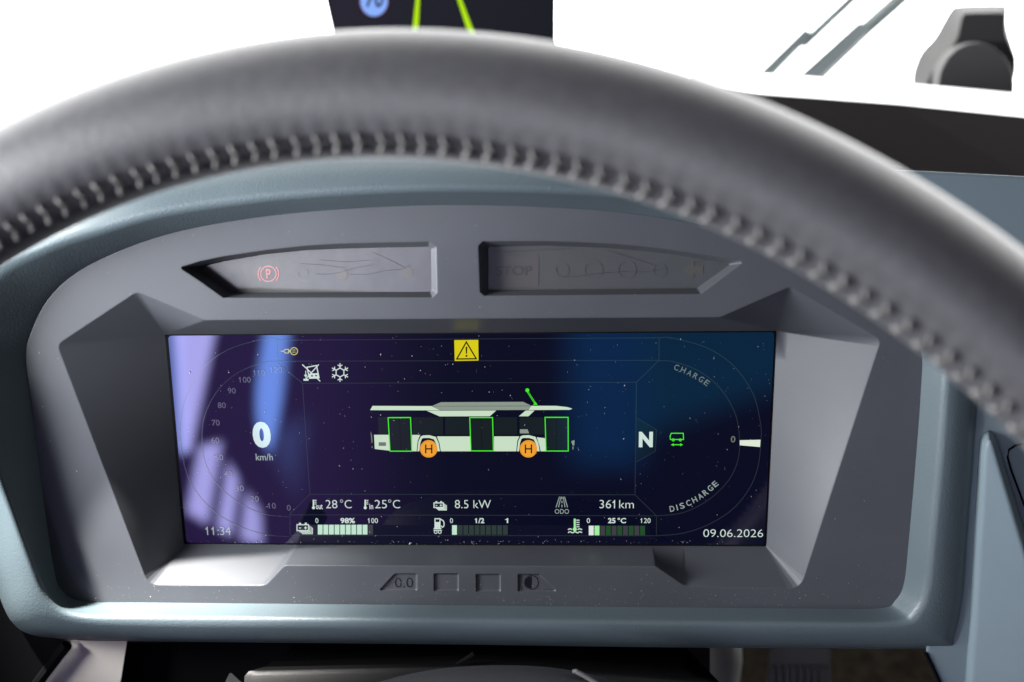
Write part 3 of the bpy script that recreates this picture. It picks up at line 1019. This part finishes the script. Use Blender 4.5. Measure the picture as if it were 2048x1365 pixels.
def f_bus(m):
    q = lambda pts, c, z=4, dx=0: poly(m, bx(pts, dx), Z(z), c)
    q([(165, 290), (185, 255), (672, 257), (735, 292)], 'bus_white')
    q([(668, 257), (745, 225), (1418, 222), (1486, 254)], 'bus_grey', 5)
    q([(668, 259), (1486, 257), (1460, 288), (735, 291)], 'bus_grey', 5)
    q([(628, 295), (1198, 293), (1145, 340), (735, 341)], 'bus_white')
    q([(1487, 254), (1690, 255), (1780, 265), (1822, 278), (1800, 287), (1462, 289)], 'bus_white')
    q([(1440, 293), (1512, 293), (1462, 340), (1384, 340)], 'bus_white')
    q([(197, 492), (318, 492), (326, 622), (203, 608)], 'bus_white'); q([(235, 553), (295, 553), (295, 583), (235, 583)], 'slate', 6)
    q([(508, 493), (575, 493), (555, 540), (546, 627), (510, 627)], 'bus_white')
    q([(712, 505), (985, 505), (990, 627), (744, 627), (733, 560)], 'bus_white')
    q([(1180, 505), (1388, 505), (1371, 540), (1362, 627), (1180, 627)], 'bus_white')
    q([(1530, 512), (1598, 520), (1605, 627), (1562, 627), (1550, 570)], 'bus_white')
    for dx in (0, 817):
        out = [(552, 627), (561, 545), (580, 505), (600, 497), (650, 495), (703, 509), (726, 560), (737, 627)]
        inn = [(568, 627), (576, 560), (588, 525), (602, 518), (650, 518), (688, 530), (708, 570), (716, 627)]
        for i in range(len(out) - 1): q([out[i], out[i + 1], inn[i + 1], inn[i]], 'bus_white', 4, dx)
    for a in ([(230, 345), (304, 345), (312, 490), (233, 490)], [(510, 348), (764, 348), (764, 490), (512, 490)], [(780, 348), (976, 348), (980, 490), (780, 490)],
              [(1182, 348), (1370, 348), (1370, 490), (1182, 490)], [(1390, 348), (1588, 348), (1592, 490), (1390, 490)]): q(a, 'bus_glass', 3)
    q([(1392, 447), (1455, 447), (1467, 480), (1392, 480)], 'bus_grey', 5)
    q([(1812, 545), (1840, 535), (1838, 578), (1825, 580)], 'bus_grey'); q([(1820, 588), (1834, 588), (1832, 612), (1822, 612)], 'slate')
    q([(168, 462), (180, 490), (185, 555), (176, 560)], 'slate'); q([(176, 585), (185, 585), (185, 600), (178, 600)], 'slate')


sub('bus_diagram', f_bus)
for dr, c in (([(312, 352), (496, 351), (507, 626), (328, 626)], ((405, 352), (416, 626))), ([(981, 351), (1168, 351), (1175, 624), (991, 624)], ((1074, 351), (1081, 624))),
              ([(1598, 349), (1787, 349), (1788, 625), (1606, 625)], ((1690, 349), (1692, 625)))):
    def f_door(m):
        poly(m, bx(dr), Z(6), 'bus_glass'); stroke(m, bx(dr), 1.9, Z(8), 'green', True); stroke(m, bx(c), 1.0, Z(7), 'ink_black')
    sub('door_symbol', f_door)
for x in (645, 1462):
    def f_wheel(m):
        a, b = bx([(x, 607)])[0]
        disc(m, a, b, 17.4, Z(6), 'orange', 32, r_in=15.6); disc(m, a, b, 15.4, Z(6), 'orange', 32)
        rect(m, a - 7.4, b - 8.8, a - 4.6, b + 9, Z(7), 'ink_brown'); rect(m, a + 4.6, b - 8.8, a + 7.4, b + 9, Z(7), 'ink_brown'); rect(m, a - 4.6, b - 1.4, a + 4.6, b + 1.4, Z(7), 'ink_brown')
    sub('stop_brake_symbol', f_wheel)


def f_pan(m):
    a, b = bx([(1453, 127), (1518, 236)])
    disc(m, *a, 3.9, Z(5), 'green', 16)
    for d in (-1.3, 1.3): stroke(m, [(a[0] + d, a[1] + 2), (b[0] + d, b[1])], 1.2, Z(4), 'green')
    poly(m, bx([(1500, 246), (1537, 246), (1520, 222)]), Z(6), 'green')


sub('pantograph_symbol', f_pan)

# ================================================================== STEERING WHEEL
WS = 1.22
wc = Vector((-0.0392, -0.1649, -0.3129)) * WS
Rw = Matrix.Rotation(-0.2339, 3, 'Y')
RR, RTU = 0.225 * WS, 0.0154 * WS
sw = thing('steering_wheel', cam_to_world(wc), 'large dark grey leather steering wheel with hand-stitched inner seam, out of focus', 'steering wheel')


def wheel_pt(th, ph, r):
    c = Vector((math.cos(th), math.sin(th), 0))
    return cam_to_world(wc + Rw @ (c * (RR + r * math.cos(ph)) + Vector((0, 0, 1)) * (r * math.sin(ph))))


NS = 250                                      # stitches round the seam
PHS = math.radians(180 - 33)                  # seam on the inner side, turned to the driver
NT, NP = NS * 6, 44
vs, fs = [], []
for i in range(NT):
    th = 2 * math.pi * i / NT
    s = (i / 6.0) % 1.0
    for k in range(NP):
        ph = 2 * math.pi * k / NP
        d = ((ph - PHS + math.pi) % (2 * math.pi)) - math.pi
        r = RTU * (1 + 0.006 * math.sin(th * 9 + 1) * math.cos(ph * 2) + 0.003 * math.sin(th * 17 + ph))
        r -= 0.0007 * math.exp(-(d / 0.10) ** 2)
        pk = 0.5 + 0.5 * math.cos(2 * math.pi * s)
        r -= 0.0003 * pk * math.exp(-((abs(d) - 0.22) / 0.14) ** 2)
        vs.append(wheel_pt(th, ph, r))
for i in range(NT):
    for k in range(NP):
        i2, k2 = (i + 1) % NT, (k + 1) % NP
        fs.append((i * NP + k, i2 * NP + k, i2 * NP + k2, i * NP + k2))
obj('rim', vs, fs, 'leather', sw, smooth=True)
m = MB()
for i in range(NS):
    t0 = 2 * math.pi * (i + 0.5 + random.uniform(-.07, .07)) / NS
    dt = 2 * math.pi / NS
    for sgn in (-1, 1):
        pts = []
        for k in range(6):
            u = k / 5.0
            ph = PHS + sgn * (0.02 + 0.17 * u)
            th = t0 + (0.30 * (u - .5)) * dt + sgn * .12 * dt
            pts.append(wheel_pt(th, ph, RTU + 0.0003 + 0.0009 * math.sin(math.pi * u)))
        k_ = random.uniform(.85, 1.15)
        m.tube(pts, [r_ * k_ for r_ in (.0004, .00075, .0008, .0008, .00075, .0004)], 'thread', 7)
m.build('stitching', sw, smooth=True)
# hub cover low in the middle
hubp = [(640, 1430), (680, 1392), (740, 1365), (800, 1349), (850, 1338), (900, 1331), (960, 1327.5), (1020, 1327), (1080, 1329), (1130, 1335), (1180, 1345), (1230, 1358), (1275, 1376), (1330, 1410), (1350, 1440)]
f1 = [at(x, y, .555) for x, y in hubp]
f0 = [at(1000 + (x - 1000) * .82, 1460 - (1460 - y) * .55, .540) for x, y in hubp]
loops = [f0, [a.lerp(b, .75) + (world((0, 0, .004))) for a, b in zip(f0, f1)], f1, [at(1000 + (x - 1000) * 1.01, y + 6, .585) for x, y in hubp]]
vs = [p for l in loops for p in l]
k = len(hubp)
fs = [(i * k + j, (i + 1) * k + j, (i + 1) * k + j + 1, i * k + j + 1) for i in range(3) for j in range(k - 1)]
fs.append(tuple(range(k)))
obj('hub_cover', vs, fs, 'hub', sw, smooth=True, subsurf=1)
m = MB()
m.tube([at(x, y, .550) for x, y in [(1145, 1343), (1152, 1343), (1172, 1354), (1195, 1368), (1230, 1392)]], [.0007, .0010, .0010, .0010, .0008], 'thread', 8)
m.build('hub_piping', sw)

# ================================================================== STEERING COLUMN SHROUD
sc_ = thing('steering_column', at(940, 1400, .60), 'glossy black steering column shroud with a split line, under the dashboard lip', 'steering column')
xs = [0, .02, .06, .15, .3, .45, .52, .60, .75, .9, .97, 1]


def row(x0, x1, ys, d):
    out = []
    for i, t in enumerate(xs):
        x = x0 + (x1 - x0) * t
        y = ys(t) if callable(ys) else ys
        out.append(at(x, y, d(t) if callable(d) else d))
    return out


arch = lambda a, b, c: (lambda t: a + (b - a) * (t / .5) ** 1.0 if t < .5 else b + (c - b) * ((t - .5) / .5) ** 1.15)
rows = [row(590, 1366, arch(1285, 1288, 1290), .672), row(576, 1372, arch(1303, 1302, 1306), .655), row(545, 1386, arch(1322, 1309, 1338), .642), row(538, 1392, arch(1328, 1313, 1344), .636),
        row(536, 1394, arch(1332, 1317, 1348), .635), row(515, 1410, arch(1338, 1327, 1356), .624), row(498, 1430, arch(1343, 1334, 1361), .6228), row(489, 1445, arch(1353, 1344, 1371), .6214),
        row(486, 1460, arch(1380, 1370, 1395), .6182), row(486, 1470, arch(1450, 1450, 1450), .6100)]
vs = [p for r_ in rows for p in r_]
k = len(xs)
fs = [(i * k + j, i * k + j + 1, (i + 1) * k + j + 1, (i + 1) * k + j) for i in range(len(rows) - 1) for j in range(k - 1)]
fs.append(tuple(i * k for i in range(len(rows)))); fs.append(tuple(i * k + k - 1 for i in range(len(rows)))[::-1])
obj('shroud', vs, fs, 'column', sc_, smooth=True, sharp=70)
m = MB()
m.tube([at(x, y, .6215) for x, y in [(948, 1308), (940, 1314), (926, 1322), (912, 1329)]], [.0012, .0012, .0010, .0005], 'seam', 6)
m.build('split_line', sc_)

m = MB()
a = [(447, 1372), (459, 1347), (463, 1347), (490, 1372), (500, 1400), (430, 1400)]
m.prism([at(x, y, .560) for x, y in a], [at(x, y, .575) for x, y in a], 'pedal')
tag(m.build('stalk_lever'), 'small pale pointed lever tip left of the steering column shroud', 'lever')

# ================================================================== FOOTWELL
zt = at(0, 330, 1.45)
yb = zt.y
m = MB()
m.prism([Vector((-2.2, yb, -1.2)), Vector((2.2, yb, -1.2)), Vector((2.2, yb, zt.z)), Vector((-2.2, yb, zt.z))],
        [Vector((-2.2, yb + .04, -1.2)), Vector((2.2, yb + .04, -1.2)), Vector((2.2, yb + .04, zt.z)), Vector((-2.2, yb + .04, zt.z))], 'black')
tag(m.build('front_wall'), None, None, kind='structure')
v = [at(900, 1250, 1.25), at(2300, 1250, 1.25), at(2300, 1700, 1.05), at(900, 1700, 1.05)]
tag(obj('floor', v, [(0, 1, 2, 3)], 'floor'), None, None, kind='structure')


def pedal(x0, x1, y0, y1, d, label):
    o = thing('pedal', at((x0 + x1) / 2, y1, d), label, 'pedal')
    m = MB()
    a = fillet([(x0 + 6, y0), (x1 - 2, y0), (x1, y1), (x0 - 8, y1)], 8, 3)
    m.prism([at(x, y, d) for x, y in a], [at(x, y, d + .02) for x, y in a], 'pedal')
    m.build('plate', o)
    m = MB()
    n_ = 8
    for i in range(n_):
        xa = x0 + 8 + (x1 - x0 - 14) * i / n_
        b = [(xa, y0 + 42), (xa + 7, y0 + 42), (xa + 6, y1 - 8), (xa - 1, y1 - 8)]
        m.prism([at(x, y, d - .004) for x, y in b], [at(x, y, d + .001) for x, y in b], 'pedal')
    m.build('ribs', o)


pedal(1535, 1662, 1295, 1440, .95, 'wide grey ribbed pedal in the dark footwell right of the steering column')
m = MB()
m.tube([at(x, y, .9) for x, y in [(1448, 1270), (1450, 1320), (1445, 1380), (1440, 1450)]], [.012, .012, .011, .011], 'pedal', 12)
tag(m.build('grab_post', smooth=True), 'rounded grey post between the column shroud and the ribbed pedal', 'post')

# ================================================================== BEHIND THE WHEEL: monitor, wipers, device
mo = thing('monitor', at(880, 160, .98), 'black dash monitor showing a speed sign and two yellow-green lane lines', 'monitor')
glow('lane', (185, 235, 10)); glow('sign_blue', (140, 178, 255)); glow('sign_red', (70, 8, 22)); glow('sign_ink', (28, 38, 66)); glow('mon', (14, 18, 26), 1.0, 0.25)
a = [(628, -110), (1110, -130), (1110, 170), (690, 170)]
m = MB()
m.prism([at(x, y, .985) for x, y in a], [at(x, y, 1.03) for x, y in a], 'black')
m.build('housing', mo)
m = MB()
m.tube([at(890, 110, 1.02), at(890, 190, 1.02), at(890, 262, .98)], [.012, .012, .018], 'black', 12)
m.build('mount', mo)
b = [(634, -104), (1106, -124), (1106, 164), (694, 164)]
m = MB(); m.face([at(x, y, .983) for x, y in b], 'mon'); ms = m.build('screen', mo)


def apoly(m, pts, d, c): m.face([at(x, y, d) for x, y in pts], c)


m = MB()
apoly(m, [(748 + 32 * math.cos(t * .2), 2 - 33 * math.sin(t * .2)) for t in range(32)], .9822, 'sign_red')
apoly(m, [(748 + 27.5 * math.cos(t * .2), 2 - 31 * math.sin(t * .2)) for t in range(32)], .9815, 'sign_blue')
tv, tf = text_mesh('70', 0.02)
t0, t1 = min(q.x for q in tv), max(q.x for q in tv)
m.mesh([at(730 + (q.x - t0) / (t1 - t0) * 36 + (q.y / CAPH) * 3, 14 - q.y / CAPH * 34, .9808) for q in tv], tf, 'sign_ink')
m.build('speed_sign', ms)
m = MB(); apoly(m, [(838, -60), (842, -60), (835, 90), (822, 90)], .982, 'lane'); m.build('lane_line', ms)
m = MB(); apoly(m, [(896, -60), (900, -60), (958, 90), (944, 90)], .982, 'lane'); m.build('lane_line', ms)


def wiper(thin, thick, w1, w2, d, label):
    o = thing('wiper', at(*thick[1], d), label, 'wiper', 'wipers outside the windscreen')
    m = MB(); s = d / F
    m.tube([at(*thin[0], d), at(*thin[1], d)], w1 / 2 * s, 'wiper', 8); m.build('arm', o)
    m = MB(); m.tube([at(*thick[0], d), at(*thick[1], d)], [w2 / 2 * s * .85, w2 / 2 * s], 'wiper', 4); m.build('arm_base', o)


wiper([(1765, -60), (1606, 90)], [(1617, 65), (1500, 182)], 20, 32, 1.5, 'thin grey wiper outside the windscreen, the slimmer one on the left')
wiper([(1865, -60), (1727, 62)], [(1728, 58), (1590, 186)], 30, 48, 1.35, 'thick grey wiper outside the windscreen, nearer the rounded device')

dv = thing('dash_device', at(1930, 200, 1.2), 'grey rounded device with an upright tab standing behind the pale dashboard ledge', 'device')
bo = [(1822, 240), (1824, 165), (1828, 138), (1842, 105), (1868, 76), (1886, 45), (1902, 19), (1918, 12), (2004, 10), (2014, 17), (2013, 62), (2026, 95), (2033, 130), (2028, 160), (2000, 240)]
m = MB()
fr0 = [(1850, 240), (1852, 180), (1862, 150), (1880, 122), (1900, 100), (1915, 75), (1922, 45), (1928, 30), (1940, 27), (2004, 26), (2011, 30), (2011, 66), (2024, 100), (2031, 130), (2000, 240)]
fr, bo = arc(fr0 + fr0[:1])[:-1], arc(bo + bo[:1])[:-1]
m.prism([at(x, y, 1.17) for x, y in fr], [at(x, y, 1.24) for x, y in bo], 'grey')
m.build('body', dv, smooth=True, sharp=40)
m = MB()
dc = [(1945 + 84 * math.cos(t * math.pi / 24) * 1.0, 172 - 88 * math.sin(t * math.pi / 24)) for t in range(48)]
m.prism([at(1953 + (x - 1945) * .9, y + 3, 1.115) for x, y in dc], [at(x, y, 1.172) for x, y in dc], 'greydark', 'grey')
m.build('dial', dv, smooth=True, sharp=40)

# ================================================================== DUST
m = MB()


def speck(px, py, w, s):
    c = L(px, py, w)
    a = random.uniform(0, 6.28)
    e = random.uniform(1, 2.2)
    k_ = 5
    pts = []
    for i in range(k_):
        t = 6.28 * i / k_
        x, y = s * e * math.cos(t) * random.uniform(.7, 1.2), s * math.sin(t)
        pts.append(world((c.x + x * math.cos(a) - y * math.sin(a), c.y + x * math.sin(a) + y * math.cos(a), w)))
    top = world((c.x, c.y, w + s * .7))
    m.mesh(pts + [top], [(i, (i + 1) % k_, k_) for i in range(k_)], 'dust')


def size(): return min(.00034, random.lognormvariate(math.log(.000085), .45))


def inpoly(x, y, pl):
    c = False
    for (x0, y0), (x1, y1) in zip(pl, pl[1:] + pl[:1]):
        if (y0 > y) != (y1 > y) and x < (x1 - x0) * (y - y0) / (y1 - y0) + x0: c = not c
    return c


for i in range(520):
    x, y = random.uniform(335, 1545), random.uniform(670, 1086)
    if inpoly(x, y, dp): speck(x, y, .0011, size() * 1.05)
for i in range(120): speck(random.uniform(375, 1530), 1085 + random.gauss(0, 2.5), .0012, size() * 1.3)
cnt = 0
while cnt < 620:
    x, y = random.uniform(60, 1840), random.uniform(415, 1216)
    if random.random() < .45: y = 1212 - abs(random.gauss(0, 30))
    if inpoly(x, y, outline) and not inpoly(x, y, recess_hole) and not inpoly(x, y, WINL_O) and not inpoly(x, y, WINR_O):
        speck(x, y, FW + .00003, size()); cnt += 1
tag(m.build('dust'), 'pale dust specks scattered over the display and the cluster bezel', 'dust', kind='stuff')
